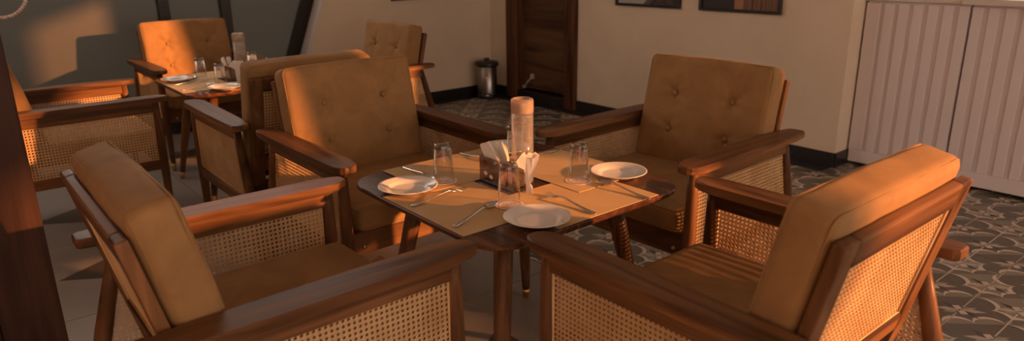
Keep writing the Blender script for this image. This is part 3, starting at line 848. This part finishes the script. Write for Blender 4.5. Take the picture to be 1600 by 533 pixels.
# ------------------------------------------------------------------ OTHER THINGS
# pedal bin
bn = thing('pedal_bin', 'brushed steel pedal bin with black lid in the wall corner', 'bin', (4.44, 5.76, 0))
B().lathe([(0, .014), (.098, .014), (.100, .018), (.102, .045), (.102, .335), (.098, .338)], 40).obj('body', M['binsteel'], bn)
B().lathe([(0, 0), (.106, 0), (.108, .004), (.107, .030), (.103, .034)], 40).obj('base_ring', M['black'], bn)
ld = B().lathe([(.1, .332), (.118, .332), (.121, .340), (.120, .366), (.112, .374), (.06, .382), (0, .384)], 40).obj('lid', M['black'], bn)
kb = B().lathe([(.030, .378), (.030, .398), (.026, .406), (0, .408)], 24).obj('knob', M['black'], ld)
ang = math.atan2(-5.76, -4.44)
dx, dy = math.cos(ang), math.sin(ang)
pd = B().box((.115, 0, .032), (.05, .075, .05), .012); 
for v in pd.bm.verts: v.co = Matrix.Rotation(ang, 4, 'Z') @ v.co
pd.obj('pedal', M['black'], bn)
pd = B().box((.1405, 0, .040), (.003, .03, .014), .001, seg=1)
for v in pd.bm.verts: v.co = Matrix.Rotation(ang, 4, 'Z') @ v.co
pd.obj('pedal_plate', M['whitemetal'], bn)
def sticker(z0, z1, hw, mat, nm):
    vs = []; N = 10
    for i in range(N+1):
        k = -1+2*i/N; a = ang-.05+hw*k; e = math.sqrt(max(0, 1-k*k)); zc = (z0+z1)/2
        lo, hi = zc-(zc-z0)*e, zc+(z1-zc)*e
        for z in (lo, hi): vs.append((.1028*math.cos(a), .1028*math.sin(a), z))
    return B().pyd(vs, [(2*i, 2*i+2, 2*i+3, 2*i+1) for i in range(N)]).obj(nm, mat, bn)
M['sticker_white'] = newmat('sticker_white', (.6, .55, .5), .5)[0]; M['sticker_red'] = newmat('sticker_red', (.6, .12, .04), .5)[0]
sticker(.205, .245, .22, M['sticker_white'], 'sticker'); st_ = sticker(.225, .252, .15, M['sticker_red'], 'sticker_emblem'); st_.scale = (1.004, 1.004, 1)
# pictures
def picture(axis, a0, a1, z0, z1, depth, mat, label):
    p = thing('framed_picture', label, 'picture', (XA if axis == 'y' else (a0+a1)/2, (a0+a1)/2 if axis == 'y' else YB, z0), 0 if axis == 'y' else R(90), 'framed pictures on the walls')
    w, h = a1-a0, z1-z0; f = .022; s = -1 if axis == 'y' else -1
    X0 = -.013
    for y in (-w/2+f/2, w/2-f/2): B().box((X0, y, h/2), (.024, f, h), .002, seg=1).obj('frame_side', M['frameblack'], p)
    for z in (f/2, h-f/2): B().box((X0, 0, z), (.024, w-2*f, f), .002, seg=1).obj('frame_rail', M['frameblack'], p)
    B().box((X0+.006, 0, h/2), (.006, w-2*f, h-2*f)).obj('print', mat, p)
    return p
picture('y', 3.505, 4.18, 1.0, 1.85, .03, M['print0'], 'black framed print with pale and dark shapes, nearer the door')
picture('y', 2.644, 3.326, 1.0, 1.85, .03, M['print1'], 'black framed print of brown vertical strands, nearer the white cabinets')
pb = picture('x', 3.46, 4.06, 1.02, 1.8, .03, M['print1'], 'black framed picture above the armchair in front of the cream wall')
# wooden column at the left
colm = thing('wooden_column', 'dark brown wooden column at the left edge of the photo', 'column', (.0, 2.66, 0))
for x0, x1 in ((-.26, .008), (.010, .176)):
    B().box(((x0+x1)/2, -.13, 1.5), (x1-x0, .022, 3.0), .002, seg=1).obj('plank', M['column'], colm)
B().box((-.042, 0, 1.5), (.43, .238, 3.0), .002, seg=1).obj('core', M['column'], colm)
# hoop of beads
DP = 3.3
def unp(px, py, depth): return Vector((0, 0, CAMH))+(r2*((px-800)/1097.36)-u2*((py-266.5)/1097.36)+fwd)*depth
cen = unp(-9, -24, DP)
hp = thing('bead_hoop', 'hanging hoop of pale round beads at the top left', 'ornament', cen)
rad = .152; N = 58
e1 = Vector((r2.x, r2.y, 0)).normalized(); e2 = Vector((0, 0, 1))
me_b = B().lathe([(0, -.0085), (.005, -.0068), (.0078, -.0034), (.0085, 0), (.0078, .0034), (.005, .0068), (0, .0085)], 10).mesh('bead', M['bead'])
for i in range(N):
    a = 2*PI*i/N; mkobj('bead', me_b, hp, e1*(rad*math.cos(a))+e2*(rad*math.sin(a)))
B().tube([e1*(rad*math.cos(2*PI*i/40))+e2*(rad*math.sin(2*PI*i/40)) for i in range(40)], .002, 6, closed=True).obj('ring_wire', M['cord'], hp)
B().tube([e2*rad, e2*(3.0-cen.z)], .003, 8).obj('hanging_cord', M['cord'], hp)
